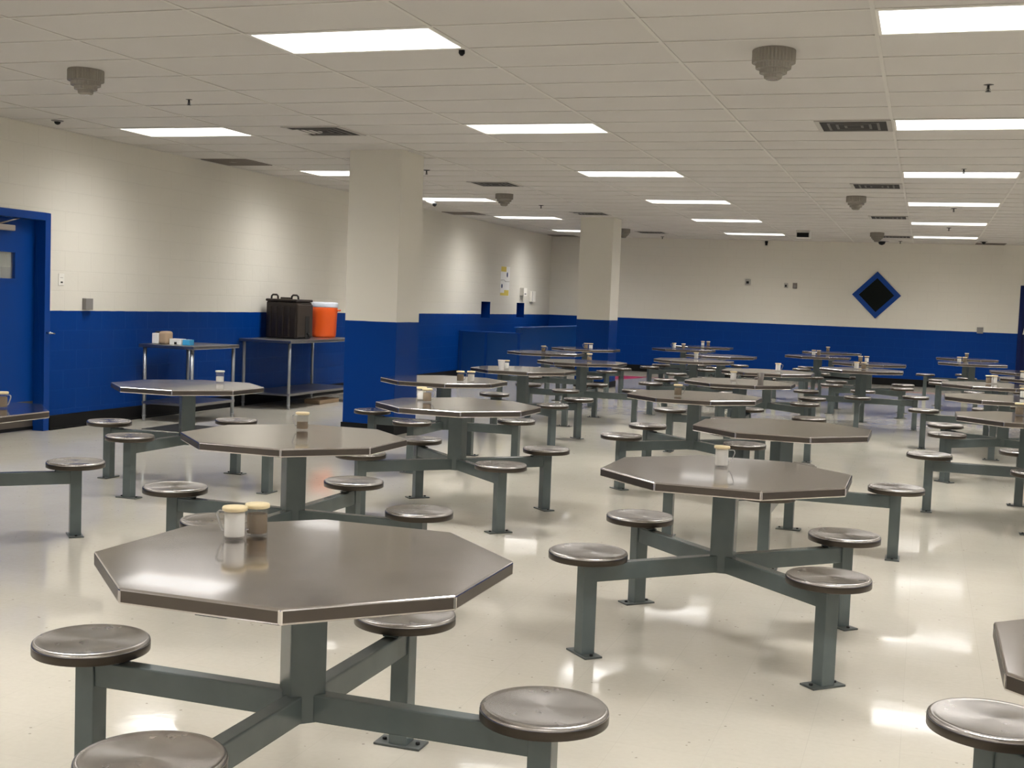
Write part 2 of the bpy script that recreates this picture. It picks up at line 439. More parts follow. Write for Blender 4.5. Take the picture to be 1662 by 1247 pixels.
for k, y in enumerate(vent_rows):
    VK.place((-.655, y + TY / 2, ZC), 'dark-slotted square air vent left of the right-hand lights, %s of four' % far[k], 0, 'square ceiling air vents')
for k, y in enumerate(vent_rows):
    VK.place((-5.53, y + TY / 2, ZC), 'dark-slotted square air vent between the two left light rows, %s of four' % far[k], 0, 'square ceiling air vents')
def grille(x0, y0, x1, y1, label):
    r = empty('return_grille', ((x0 + x1) / 2, (y0 + y1) / 2, ZC)); tag(r, label, 'air grille', 'flat dark return grilles')
    a, b = (x1 - x0) / 2, (y1 - y0) / 2
    m = MB()
    n = 24
    for i in range(n):
        y = -b + .02 + (2 * b - .04) * i / n; m.box(-a + .02, y, -.008, a - .02, y + .012, -.002)
    m.box(-a + .02, -b + .02, -.003, a - .02, b - .02, 0)
    m.build('grille_blades', 'grille', r)
    f = MB()
    for q in ((-a, -b, a, -b + .02), (-a, b - .02, a, b), (-a, -b + .02, -a + .02, b - .02), (a - .02, -b + .02, a, b - .02)): f.box(q[0], q[1], -.009, q[2], q[3], 0)
    f.build('grille_frame', 'grille', r)
gx1 = GX - 6 * TX
grille(WX + .08, GY + 10 * TY, gx1, GY + 11 * TY, 'brown-grey flat return grille in the ceiling by the left wall, nearest one')
grille(WX + .08, GY + 22.5 * TY, gx1, GY + 23.5 * TY, 'brown-grey flat return grille by the left wall behind the big column')
grille(WX + .08, GY + 33 * TY, gx1, GY + 34 * TY - .05, 'brown-grey flat return grille in the far left corner of the ceiling')
grille(.87, GY + 33 * TY, 1.45, GY + 34 * TY - .05, 'brown-grey flat return grille in the ceiling above the diamond wall')

# ------------------------------------------------------------------ detectors in stepped guards, sprinklers, cameras
def guard_kit():
    r = empty('smoke_detector', (0, 0, 0)); tag(r, 'x', 'smoke detector')
    MB().lathe([(.126, 0), (.126, -.008), (.122, -.012)], 40).build('base_plate', 'guard', r)
    MB().lathe([(.128, -.01), (.128, -.085), (.106, -.090), (.104, -.118), (.082, -.123), (.080, -.146), (.056, -.150), (.052, -.172), (.035, -.182)],
               72, rib=.035, smooth=False).build('stepped_guard', 'guard', r)
    MB().lathe([(.055, -.012), (.055, -.04), (.04, -.06), (.02, -.065)], 24).build('sensor', 'grey_box', r)
    return Kit(r)
GK = guard_kit()
for x, y, l in ((-5.84, 7.44, 'smoke detector in a stepped smoky guard at upper left of the ceiling'),
                (-.945, 7.44, 'smoke detector in a stepped smoky guard, largest one, upper right of the ceiling'),
                (-5.86, 16.72, 'smoke detector in a stepped guard right of the big column'),
                (-.96, 16.7, 'smoke detector in a stepped guard above the diamond wall panel, nearer one'),
                (-.96, 23.9, 'small far smoke detector in a stepped guard beside a dome camera'),
                (-5.89, 24.2, 'smoke detector half hidden behind the far column top')):
    GK.place((x, y, ZC), l, 0, 'smoke detectors in stepped guards')
def spr_kit():
    r = empty('sprinkler_head', (0, 0, 0)); tag(r, 'x', 'sprinkler')
    MB().lathe([(.042, 0), (.042, -.005), (.018, -.011)], 24).build('escutcheon', 'bolt', r)
    m = MB().lathe([(.008, -.01), (.008, -.03), (.005, -.034), (.005, -.05)], 12)
    for s in (-1, 1): m.tube([(s * .007, 0, -.028), (s * .012, 0, -.04), (s * .004, 0, -.052)], .002, 6)
    m.build('sprinkler_body', 'bolt', r)
    MB().lathe([(.018, -.051), (.018, -.054)], 16).build('deflector', 'bolt', r)
    return Kit(r)
SK = spr_kit()
for x, y, l in ((-5.8, 8.68, 'sprinkler head hanging right of the upper left smoke detector'), (.3, 8.72, 'sprinkler head hanging near the right edge between the two nearest right lights'),
                (.28, 13.55, 'sprinkler head just before the third right-hand light'), (.28, 18.42, 'sprinkler head just past the fourth right-hand light'),
                (.28, 22.4, 'sprinkler head between the two farthest right-hand lights'), (-5.92, 18.68, 'sprinkler head right of the detector near the big column'),
                (-5.6, 26.6, 'sprinkler head near the back wall right of the far column'), (-.6, 26.6, 'sprinkler head near the back wall above the diamond panel'),
                (-5.84, 13.78, 'sprinkler head just right of the big column top')):
    SK.place((x, y, ZC), l, 0, 'sprinkler heads')
def dome(x, y, r_, label):
    r = empty('dome_camera', (x, y, ZC)); tag(r, label, 'security camera', 'dome cameras')
    MB().lathe([(r_ * 1.9, 0), (r_ * 1.85, -.006), (r_, -.012)], 28).build('camera_base', 'grey_box', r)
    MB().lathe([(r_, -.010), (r_ * .95, -.01 - r_ * .35), (r_ * .75, -.01 - r_ * .7), (r_ * .4, -.01 - r_ * .9), (.003, -.01 - r_)], 28).build('camera_dome', 'black', r)
dome(-7.93, 9.7, .030, 'small black dome camera in the ceiling near the left wall above the door')
dome(-.97, 26.7, .075, 'black dome camera near the back wall above the diamond panel')
dome(1.0, 26.2, .04, 'tiny black dome camera near the far right return grille')
r = empty('bullet_camera', (-7.42, 17.7, ZC)); tag(r, 'small bullet camera hanging in front of a left light beside the big column', 'security camera')
MB().tube([(0, 0, 0), (0, 0, -.03)], .02).build('mount', 'grey_box', r)
MB().tube([(-.06, .02, -.025), (.07, -.03, -.085)], .028, 14).build('camera_body', 'white_trim', r)
MB().tube([(.07, -.03, -.085), (.10, -.042, -.099)], .031, 14).build('lens_hood', 'black', r)
r = empty('ceiling_speaker_box', (-2.3, 23.7, ZC)); tag(r, 'white box with a black front hanging from the far ceiling', 'box')
MB().box(-.13, 0, -.14, .13, .26, 0).build('housing', 'white_trim', r, bevel=.006)
MB().box(-.11, -.012, -.13, .11, 0, -.045).build('black_front', 'black', r, bevel=.004)
r = empty('wall_camera', (-3.42, WB, 2.97)); tag(r, 'tiny black camera high on the back wall near the ceiling', 'security camera')
MB().box(-.03, -.05, .0, .03, 0, .05).build('bracket', 'black', r); MB().tube([(0, -.03, -.045), (0, -.03, .01)], .026, 12).build('camera_body', 'black', r)
MB().lathe([(.02, 0), (.02, -.02), (.008, -.035)], 12).build('ceiling_sensor', 'black', loc=(-2.84, 7.2, ZC))
tag(bpy.data.objects['ceiling_sensor'], 'tiny dark sensor in the ceiling at the corner of the nearest centre light', 'sensor')

# ------------------------------------------------------------------ columns
def column(x, y, s, label):
    r = empty('column', (x + s / 2, y + s / 2, 0)); tag(r, label, 'column', 'square columns painted white over blue')
    h = s / 2
    MB().box(-h, -h, 0, h, h, ZC + .02).build('shaft', 'column', r, bevel=.006)
    m = MB(); t = .012
    for q in ((-h - t, -h - t, h + t, -h), (-h - t, h, h + t, h + t), (-h - t, -h, -h, h), (h, -h, h + t, h)): m.box(q[0], q[1], 0, q[2], q[3], .11)
    m.build('base_trim', 'black', r)
column(-5.932, 11.885, .605, 'large square column, white above and blue below, behind the steel tables')
column(-5.934, 21.1, .605, 'smaller distant square column, white above and blue below, before the back wall')

# ------------------------------------------------------------------ doors
def door_left():
    r = empty('door_1', (WX, DOOR[1], 0)); struct(r)
    y0, y1, zt = DOOR[0] - DOOR[1], 0, DOOR[3]
    f = MB()                                   # frame: faces and reveals (local y measured from the right jamb)
    f.box(-.125, -.035, 0, .014, .045, zt + .045); f.box(-.125, y0 - .045, 0, .014, y0 + .035, zt + .045); f.box(-.125, y0 + .035, zt - .03, .014, -.035, zt + .045)
    f.build('door_frame', 'blue', r, bevel=.004)
    d = MB(); xf = -.115; gl0, gl1, gz0, gz1 = -.90, -.32, 1.52, 1.776
    mbw = MB()
    for q in ((y0 + .035, gl0, .01, zt - .03), (gl1, -.035, .01, zt - .03), (gl0, gl1, .01, gz0), (gl0, gl1, gz1, zt - .03)):
        mbw.box(xf - .044, q[0], q[2], xf, q[1], q[3])
    leaf = mbw.build('door_leaf', 'blue', r)
    g = MB()
    for q in ((gl0 - .03, gl0, gz0 - .03, gz1 + .03), (gl1, gl1 + .03, gz0 - .03, gz1 + .03), (gl0, gl1, gz0 - .03, gz0), (gl0, gl1, gz1, gz1 + .03)):
        g.box(xf, q[0], q[2], xf + .008, q[1], q[3])
    g.build('window_bead', 'blue', leaf)
    MB().box(xf - .03, gl0, gz0, xf - .024, gl1, gz1).build('glass_pane', 'glass', leaf)
    MB().box(xf, y0 + .06, .045, xf + .002, -.045, .30).build('kick_plate', 'kick', leaf); MB().box(xf, y0 + .05, .012, xf + .006, -.04, .045).build('door_sweep', 'black', leaf)
    c = empty('door_closer', (xf, -.48, 2.01)); c.parent = r
    MB().box(0, -.17, -.028, .055, .11, .028).build('closer_body', 'closer', c, bevel=.008)
    MB().tube([(.035, -.1, .03), (.10, .02, .075), (.055, .16, .10)], .007, 8).build('closer_arm', 'closer', c)
    k = MB().tube([(.0, 0, 0), (.05, 0, 0)], .012, 12); k.tube([(.05, -.01, 0), (.055, .05, -.006)], .008, 10)
    k.build('door_knob', 'chrome', r).location = (.014, .0, .99)
door_left()
# lobby behind the left door glass
x0, x1, y0, y1 = WX - 2.6, WX - .23, 8.2, 12.5
def quad(name, q, m_): struct(MB().add(q, [(0, 1, 2, 3)]).build(name, m_))
quad('wall_lobby_left', [(x0, y0, 0), (x0, y1, 0), (x0, y1, 2.7), (x0, y0, 2.7)], 'white_trim')
quad('wall_lobby_back', [(x0, y1, 0), (x1, y1, 0), (x1, y1, 2.7), (x0, y1, 2.7)], 'white_trim')
quad('wall_lobby_front', [(x0, y0, 0), (x1, y0, 0), (x1, y0, 2.7), (x0, y0, 2.7)], 'white_trim')
quad('ceiling_lobby', [(x0, y0, 2.7), (x1, y0, 2.7), (x1, y1, 2.7), (x0, y1, 2.7)], 'white_trim')
quad('floor_lobby', [(x0, y0, 0), (x1, y0, 0), (x1, y1, 0), (x0, y1, 0)], 'grey_box')
ld = bpy.data.lights.new('lobby_light', 'AREA'); ld.energy = 34; ld.size = .6; ld.color = (1, .97, .9)
lo = bpy.data.objects.new('lobby_light', ld); lo.location = (WX - 1.4, 10.3, 2.66); col.objects.link(lo)
r = empty('box_light', (WX - 1.5, 11.9, 1.75)); tag(r, 'bright white box seen through the glass of the blue left door', 'box')
MB().box(-.3, -.2, -.09, .3, .2, .06).build('cover', 'paper', r, bevel=.02)
bpy.data.objects['box_light'].name = 'white_box'
MB().box(-.45, -.24, 0, .45, .24, 1.66).build('cabinet', 'grey_box', loc=(WX - 1.5, 11.9, 0))
tag(bpy.data.objects['cabinet'], 'grey cabinet behind the glass of the blue left door', 'cabinet')

def door_back():
    r = empty('door_2', (BDOOR[0], WB, 0)); struct(r); wd = BDOOR[1] - BDOOR[0]; zt = BDOOR[3]
    f = MB(); f.box(-.05, -.014, 0, .03, .1, zt + .05); f.box(wd - .03, -.014, 0, wd + .05, .1, zt + .05); f.box(.03, -.014, zt - .03, wd - .03, .1, zt + .05)
    f.build('door_frame', 'blue_dark', r, bevel=.004)
    MB().box(.03, .05, .01, wd - .03, .095, zt - .03).build('door_leaf', 'blue_dark', r)
    MB().box(.02, .02, zt - .01, .3, .045, zt + .04).build('closer_body', 'closer', r)
    MB().prism([(.045, 0), (.30, 0), (.30, .28), (.10, .28)], .04, .049, mtx=Matrix(((1, 0, 0, 0), (0, 0, 1, 0), (0, 1, 0, 1.20), (0, 0, 0, 1)))).build('notice', 'paper', r)
door_back()
r = empty('emergency_light', (2.02, WB, 2.62)); tag(r, 'small white emergency light on the back wall above the far right door', 'emergency light')
MB().box(-.13, -.06, -.06, .13, 0, .06).build('housing', 'white_trim', r, bevel=.008)
for s in (-1, 1): MB().lathe([(.03, 0), (.04, .03), (.04, .05)], 16, mtx=Matrix.Translation((s * .1, -.07, .09)) @ Matrix.Rotation(PI / 2, 4, 'X')).build('lamp_head', 'white_trim', r)

# ------------------------------------------------------------------ things on the walls
def wall_box(name, y, z, w_, h_, d, m_, label, cat, extra=None):
    r = empty(name, (WX, y, z)); tag(r, label, cat)
    MB().box(0, -w_ / 2, -h_ / 2, d, w_ / 2, h_ / 2).build('plate', m_, r, bevel=.002)
    if extra: extra(r)
    return r
wall_box('wall_plate', 10.31, 1.53, .085, .12, .006, 'white_trim', 'small cream wall plate with a dark slot beside the blue left door', 'wall plate',
         lambda r: (MB().box(.006, -.012, -.035, .008, .018, -.02).build('slot', 'black', r), MB().box(.006, -.02, .018, .0085, .02, .022).build('upper_slot', 'grey_box', r)))
wall_box('electrical_box', 10.70, 1.285, .115, .12, .05, 'grey_box', 'grey electrical box on the left wall, at the edge of the blue paint', 'electrical box')
r = empty('wall_poster', (WX, 24.1, 1.905)); tag(r, 'pair of white posters with yellow corners on the left wall near the back corner', 'poster')
a = MB().box(.001, -.3, .0, .004, .29, .30).build('upper_sheet', 'paper', r)
MB().box(.004, -.28, .19, .0045, .05, .295).build('yellow_block', 'yellow', a)
MB().lathe([(.055, 0), (.055, .0006)], 16, mtx=Matrix.Translation((.004, .12, .13)) @ Matrix.Rotation(PI / 2, 4, 'Y') @ Matrix.Diagonal((1, .8, 1, 1))).build('dark_blob', 'ink', a)
b = MB().box(.001, -.3, -.31, .004, .27, -.006).build('lower_sheet', 'paper', r)
MB().box(.004, -.05, -.305, .0045, .24, -.19).build('yellow_block', 'yellow', b)
MB().box(.004, -.29, -.305, .0045, -.05, -.25).build('yellow_strip', 'yellow', b)
MB().lathe([(.045, 0), (.045, .0006)], 16, mtx=Matrix.Translation((.004, -.2, -.11)) @ Matrix.Rotation(PI / 2, 4, 'Y')).build('dark_blob', 'ink', b)
MB().tube([(.005, -.28, .01), (.005, -.08, .02), (.005, .02, -.015), (.005, .26, -.01)], .004, 6).build('dark_fold', 'grey_box', r)
r = wall_box('soap_dispenser', 25.22, 1.70, .22, .17, .09, 'lid_white', 'rounded white dispenser on the left wall right of the posters', 'dispenser',
             lambda r: MB().box(.09, -.06, -.06, .093, .05, -.03).build('mark', 'grey_box', r))
wall_box('wall_cabinet', 25.92, 1.61, .26, .24, .06, 'lid_white', 'narrow white wall cabinet nearest the back left corner', 'cabinet',
         lambda r: MB().box(.06, -.12, -.10, .066, -.105, .11).build('door_edge', 'grey_box', r))
def back_box(name, x, z, w_, h_, d, m_, label, cat, face=None):
    r = empty(name, (x, WB, z)); tag(r, label, cat)
    MB().box(-w_ / 2, -d, -h_ / 2, w_ / 2, 0, h_ / 2).build('plate', m_, r, bevel=.002)
    if face: MB().box(-w_ * .28, -d - .004, -h_ * .3, w_ * .22, -d, h_ * .15).build('knob', face, r)
back_box('wall_thermostat', -3.78, 2.11, .12, .12, .04, 'vent', 'grey thermostat with a dark face, leftmost fixture on the back wall', 'thermostat', 'black')
back_box('wall_switch', -2.95, 2.06, .08, .11, .02, 'vent', 'small light switch on the back wall, left one of the pair', 'switch', 'black')
back_box('wall_socket', -2.76, 2.06, .09, .12, .02, 'grille', 'small brownish wall plate on the back wall, right one of the pair', 'wall plate', 'grey_box')
back_box('electrical_box', 1.075, 1.25, .12, .125, .05, 'grey_box', 'grey electrical box on the back wall above the blue paint at right', 'electrical box')
r = empty('diamond_panel', (-1.04, WB, 1.915)); tag(r, 'diamond-shaped wall panel, black centre in a blue frame, on the back wall', 'wall panel')
m = MB(); o_, i_ = .505, .365; RY = Matrix.Rotation(-PI / 2, 4, 'X')
O = [(0, -o_), (o_, 0), (0, o_), (-o_, 0)]; I = [(0, -i_), (i_, 0), (0, i_), (-i_, 0)]
vs_ = [(x, -.03, z) for x, z in O] + [(x, -.03, z) for x, z in I] + [(x, 0, z) for x, z in O] + [(x, -.012, z) for x, z in I]
m.add(vs_, [(k, (k + 1) % 4, 4 + (k + 1) % 4, 4 + k) for k in range(4)] + [(k, (k + 1) % 4, 8 + (k + 1) % 4, 8 + k) for k in range(4)] + [(4 + k, 4 + (k + 1) % 4, 12 + (k + 1) % 4, 12 + k) for k in range(4)])
m.build('blue_frame', 'blue', r)
MB().add([(x, -.013, z) for x, z in I] + [(x, -.001, z) for x, z in I], [(0, 1, 2, 3), (4, 5, 6, 7), (0, 1, 5, 4), (1, 2, 6, 5), (2, 3, 7, 6), (3, 0, 4, 7)]).build('black_centre', 'dark_panel', r)

# low blue partition enclosing the back left corner
r = empty('low_partition', (-7.13, 21.55, 0)); tag(r, 'low blue partition enclosing the back left corner under the wall slots', 'partition')
MB().box(-.1, .0, 0, 0, WB - 21.55 - .001, .985).build('long_panel', 'blue_dull', r)
MB().box(-.125, -.012, .985, .025, WB - 21.55 - .001, 1.01).build('cap_rail', 'blue_dull', r, bevel=.004)
fp = MB().box(WX + 7.13 + .001, .0, 0, -.1, .1, .875).build('front_panel', 'blue_dull', r)
MB().box(WX + 7.13 + .001, -.015, .875, .012, .1, .9).build('front_rail', 'blue', r, bevel=.004)
for x in (-1.18, -.68, -.03): MB().box(x - .025, -.012, 0, x + .025, 0, .875).build('front_post', 'blue', r)
MB().box(-.0, -.014, 0, .014, WB - 21.55 - .001, .14).build('base_trim', 'black', r)

# red line on the floor near the back wall
m = MB().box(-7.0, 25.15, .0005, 8, 25.2, .002); m.build('trim_1', 'red_line')['kind'] = 'structure'
m = MB().add([(-5.95, 23.3, .001), (-5.55, 24.6, .001), (-5.45, 25.2, .001), (-6.1, 25.2, .001)], [(0, 1, 2, 3)]); m.build('trim_2', 'red_line')['kind'] = 'structure'

# ------------------------------------------------------------------ stainless work tables against the left wall
def work_table(x0, y0, x1, y1, h, shelf, label, legs=True):
    r = empty('work_table', ((x0 + x1) / 2, (y0 + y1) / 2, 0)); tag(r, label, 'work table')
    a, b = (x1 - x0) / 2, (y1 - y0) / 2
    MB().box(-a, -b, h - .04, a, b, h).build('table_top', 'steel', r, bevel=.006)
    MB().box(-a + .03, -b + .03, shelf - .03, a - .03, b - .03, shelf).build('under_shelf', 'steel', r, bevel=.004)
    for sx in (-1, 1):
        for sy in (-1, 1):
            px, py = sx * (a - .05), sy * (b - .05)
            l = MB().lathe([(.0205, .06), (.0205, h - .04)], 16, mtx=Matrix.Translation((px, py, 0))).build('leg', 'pipe', r)
            MB().lathe([(.018, 0), (.018, .045), (.0235, .05), (.0235, .062)], 16, mtx=Matrix.Translation((px, py, 0))).build('foot', 'pipe', l)
work_table(-8.26, 11.48, -7.55, 12.42, .86, .22, 'short stainless work table against the blue left wall, carrying a brown roll and boxes')
work_table(-8.34, 13.70, -7.58, 15.65, .882, .20, 'long stainless work table against the left wall, carrying the brown urn and orange cooler')

def urn():                                     # insulated brown drink carrier
    r = empty('drink_carrier', (-8.035, 14.44, .882)); tag(r, 'dark brown insulated drink carrier with handles on the long work table', 'drink carrier'); r.rotation_euler.z = math.radians(-3)
    a, b, h = .232, .200, .485
    m = MB().box(-a, -b, .0, a, b, h)
    m.build('body', 'brown', r, bevel=.022, seg=3)
    for k in range(4): MB().box(-a + .045 + k * .095, -b - .012, .03, -a + .085 + k * .095, -b + .01, h - .06).build('side_rib', 'brown', r, bevel=.008)
    f = MB().box(a - .005, -.19, .02, a + .02, .19, h - .03).build('front_panel', 'brown_light', r, bevel=.012)
    MB().box(a + .018, .0, .005, a + .024, .10, .30).build('tap_recess', 'black_matt', r)
    t = MB().tube([(a + .01, .05, .07), (a + .05, .05, .07)], .016, 12); t.tube([(a + .045, .05, .075), (a + .05, .05, .025)], .012, 12)
    t.build('tap', 'black', r)
    MB().box(-a - .008, -b - .008, h, a + .008, b + .008, h + .035).build('lid', 'brown', r, bevel=.014, seg=3)
    for x in (-.15, .16):
        MB().tube([(x - .052, -.12, h + .03), (x - .048, -.12, h + .07), (x - .028, -.12, h + .088), (x + .028, -.12, h + .088), (x + .048, -.12, h + .07), (x + .052, -.12, h + .03)], .013, 10).build('handle', 'brown', r)
    MB().box(-.06, -.13, h + .03, .06, -.06, h + .058).build('latch', 'brown', r, bevel=.006)
urn()
r = empty('drink_cooler', (-7.99, 15.36, .882)); tag(r, 'round orange drink cooler with a pale lid on the long work table', 'drink cooler')
MB().lathe([(.165, 0), (.178, .02), (.183, .05), (.192, .36), (.197, .375), (.197, .44), (.192, .455)], 48).build('body', 'orange', r)
MB().lathe([(.199, .452), (.202, .46), (.202, .505), (.196, .525), (.15, .53)], 48).build('lid', 'cooler_lid', r)
for a_ in (.42, PI + .42):
    c_, s_ = math.cos(a_), math.sin(a_)
    pts = [(.19 * c_ - q * s_, .19 * s_ + q * c_, .405) for q in (-.05,)] + [(.235 * c_ - q * s_, .235 * s_ + q * c_, .41) for q in (-.045, .045)] + [(.19 * c_ - q * s_, .19 * s_ + q * c_, .405) for q in (.05,)]
    MB().tube(pts, .012, 8).build('handle', 'orange', r)
for c in r.children:
    for v in c.data.vertices: v.co *= .93
# small goods on the short work table
r = empty('paper_roll', (-8.075, 11.66, .86)); tag(r, 'brown kraft paper roll with a white end card on the short work table', 'paper roll')
MB().box(-.01, -.07, .0, .10, .07, .145).build('kraft_wrap', 'kraft', r, bevel=.03, seg=4)
MB().box(-.085, -.075, .005, -.005, .04, .12).build('white_card', 'paper', r, bevel=.004)
MB().lathe([(.055, 0), (.055, .09)], 24, mtx=Matrix.Translation((-.05, .03, .085)) @ Matrix.Rotation(PI / 2, 4, 'Y') @ Matrix.Translation((0, 0, -.045))).build('dark_core', 'black_matt', r)
r = empty('carton', (-7.895, 11.69, .86)); tag(r, 'small white carton lying between the paper roll and the blue box', 'carton')
MB().box(-.075, -.05, 0, .075, .05, .065).build('carton_body', 'paper', r, bevel=.003); MB().box(-.01, -.054, .005, .02, -.05, .03).build('dark_tab', 'black_matt', r)
r = empty('glove_box', (-7.765, 11.70, .86)); tag(r, 'small light blue box at the right end of the goods on the short work table', 'box')
MB().box(-.045, -.045, 0, .045, .045, .06).build('box_body', 'light_blue', r, bevel=.003); MB().box(-.03, -.03, .06, .03, .03, .0615).build('opening', 'paper', r)
r = empty('cardboard_tray', (-7.78, 14.95, 0)); tag(r, 'flat brown cardboard tray on the floor under the long work table', 'tray')
MB().box(-.12, -.28, 0, .12, .28, .055).build('tray_body', 'kraft', r, bevel=.004)
MB().box(-.29, -.33, 0, .29, .33, .006).build('floor_cover', 'black_matt', loc=(-7.42, 11.12, 0), bevel=.002)  # thin flat black sheet laid on the floor
tag(bpy.data.objects['floor_cover'], 'flat black sheet on the floor in front of the short work table', 'mat')

# ------------------------------------------------------------------ octagonal tables with four fixed stools
RT, RA, ZS, RS = .570, .697, .446, .167
def table_kit():
    r = empty('octagonal_table', (0, 0, 0)); tag(r, 'x', 'table with fixed stools')
    octo = [(RT * math.cos(PI / 8 + k * PI / 4), RT * math.sin(PI / 8 + k * PI / 4)) for k in range(8)]
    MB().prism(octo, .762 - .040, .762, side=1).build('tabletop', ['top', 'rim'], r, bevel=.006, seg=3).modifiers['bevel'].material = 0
    s = .051
    ped = MB().box(-s, -s, .310, s, s, .716, mtx=Matrix.Rotation(PI / 4, 4, 'Z'))
    ped.box(-.10, -.10, .714, .10, .10, .7215, mtx=Matrix.Rotation(PI / 4, 4, 'Z'))
    ped.build('pedestal', 'paint', r, bevel=.004)
    for k in range(4):
        R_ = Matrix.Rotation(k * PI / 2, 4, 'Z')
        MB().box(.045, -.0255, .312, RA - .028, .0255, .388, mtx=R_).build('arm', 'paint', r, bevel=.005)
        p = MB().box(RA - .032, -.032, .006, RA + .032, .032, .402, mtx=R_)
        p.box(RA - .115, -.028, .3885, RA - .03, .028, .394, mtx=R_)
        post = p.build('post', 'paint', r, bevel=.004)
        fp = MB().box(RA - .042, -.082, 0, RA + .042, .082, .008, mtx=R_)
        plate = fp.build('floor_plate', 'plate', post, bevel=.0015)
        for sy in (-1, 1): MB().lathe([(.008, .008), (.008, .014), (.005, .016)], 8, mtx=R_ @ Matrix.Translation((RA, sy * .06, 0))).build('bolt', 'bolt', post)
        T_ = Matrix.Translation((RA * math.cos(k * PI / 2), RA * math.sin(k * PI / 2), 0))
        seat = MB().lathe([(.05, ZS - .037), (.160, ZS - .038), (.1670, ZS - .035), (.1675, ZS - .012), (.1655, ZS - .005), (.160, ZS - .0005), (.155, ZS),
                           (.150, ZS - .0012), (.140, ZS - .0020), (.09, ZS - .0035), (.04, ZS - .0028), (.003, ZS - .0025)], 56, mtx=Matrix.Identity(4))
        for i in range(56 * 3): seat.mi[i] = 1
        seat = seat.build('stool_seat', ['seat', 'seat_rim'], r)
        seat.location = T_.to_translation()
        br = MB().box(-.06, -.03, ZS - .045, .06, .03, ZS - .036, mtx=R_); br.build('seat_bracket', 'plate', seat)
    return Kit(r)
TK = table_kit()
P, X = 0, PI / 4                               # arms along the room / arms diagonal
TABLES = {
 'T1': (-1.570, 2.950, P, 'nearest octagonal steel table at lower left, with a white and a brown shaker'),
 'T31': (.720, 2.870, X, 'octagonal steel table cut off by the lower right edge, beside the nearest right stool'),
 'T6': (-5.190, 5.450, X, 'octagonal steel table cut off by the left edge, before the blue door'),
 'T2': (-2.995, 5.470, P, 'octagonal steel table directly behind the nearest table, with one half-filled shaker'),
 'T4': (-.800, 5.420, X, 'octagonal steel table at centre right with light streaks and one white shaker'),
 'T3': (-5.240, 7.900, P, 'octagonal steel table before the short work table by the left wall'),
 'T7': (-3.010, 7.800, X, 'octagonal steel table in front of the big column with two cream-lidded shakers'),
 'T5': (-.810, 7.730, P, 'empty octagonal steel table right behind the centre right table with light streaks'),
 'T8': (-4.060, 10.140, P, 'octagonal steel table at the foot of the big column, with brown and white shakers'),
 'T13': (-1.780, 10.050, X, 'octagonal steel table with one brown handled shaker, fourth row from front, middle'),
 'T30': (.780, 9.790, P, 'octagonal steel table at the right edge, nearest of the rightmost line after the corner one'),
 'T9': (-4.070, 12.440, X, 'octagonal steel table carrying a white foam cup, right of the big column'),
 'T14': (-1.740, 12.360, P, 'octagonal steel table with a white shaker and a brown tumbler, fifth row, middle'),
 'T29': (.730, 12.120, X, 'octagonal steel table in the rightmost line, second behind the corner one'),
 'T11': (-4.070, 14.810, P, 'octagonal steel table below the far column, just behind the foam cup table'),
 'T15': (-1.760, 14.830, X, 'octagonal steel table with one white handled shaker, sixth row, middle'),
 'T28': (.730, 14.470, P, 'octagonal steel table in the rightmost line with a brown and a white handled shaker'),
 'T10': (-5.240, 17.050, P, 'leftmost far octagonal steel table with one handled shaker, before the low blue partition'),
 'T16': (-3.040, 16.940, X, 'octagonal steel table with one white handled shaker, seventh row, right of the far column'),
 'T23': (-.770, 16.720, P, 'octagonal steel table with white and brown shakers below the diamond panel, nearer one'),
 'T27': (1.440, 16.530, X, 'octagonal steel table at the right edge, partly cut off, seventh row'),
 'T12': (-5.250, 19.300, X, 'octagonal steel table at the foot of the far column with two shakers side by side'),
 'T17': (-3.010, 19.160, P, 'empty octagonal steel table, eighth row, right of the far column'),
 'T22': (-.770, 19.020, X, 'octagonal steel table below the diamond panel with brown and white shakers, farther one'),
 'T26': (1.430, 18.600, P, 'empty octagonal steel table at the right edge, eighth row'),
 'T18': (-4.030, 21.400, X, 'far octagonal steel table with two spaced shakers, ninth row, left'),
 'T20': (-1.690, 21.100, P, 'far octagonal steel table with two touching shakers, ninth row, middle'),
 'T25': (.750, 21.180, X, 'far octagonal steel table with two shakers, ninth row, right'),
 'T19': (-4.000, 23.300, P, 'farthest octagonal steel table on the left, two shakers, last row'),
 'T21': (-1.640, 23.600, X, 'farthest octagonal steel table in the middle, one brown shaker, last row'),
 'T24': (.740, 23.600, P, 'farthest octagonal steel table on the right, one brown shaker, last row'),
}
for k, (x, y, rz, lab) in TABLES.items():
    TK.place((x, y, 0), lab, rz, 'octagonal steel tables with attached stools')

# ------------------------------------------------------------------ shakers and cups
def shaker_kit(kind, fill, content, lid='lid', handle=True):
    r = empty('shaker', (0, 0, 0)); tag(r, 'x', 'shaker')
    body = MB().lathe([(.027, .0), (.0315, .002), (.0318, .088), (.0300, .088), (.0298, .010), (.001, .009)], 32, cap1=False)
    body.build('clear_body', 'clear', r)
    MB().lathe([(.0285, .0095), (.0289, .012), (.0290, .012 + fill * .072), (.024, .013 + fill * .072)], 32).build('contents', content, r)
    MB().lathe([(.033, .083), (.0362, .0845), (.0366, .092), (.035, .0955), (.010, .0965)], 32).build('lid', lid, r)
    if handle:
        MB().tube([(.031, 0, .078), (.050, 0, .079), (.0565, 0, .075), (.058, 0, .066), (.048, 0, .038), (.040, 0, .022), (.031, 0, .022)], .0026, 8, flat=2.2).build('handle', 'handle_plastic', r)
    return Kit(r)
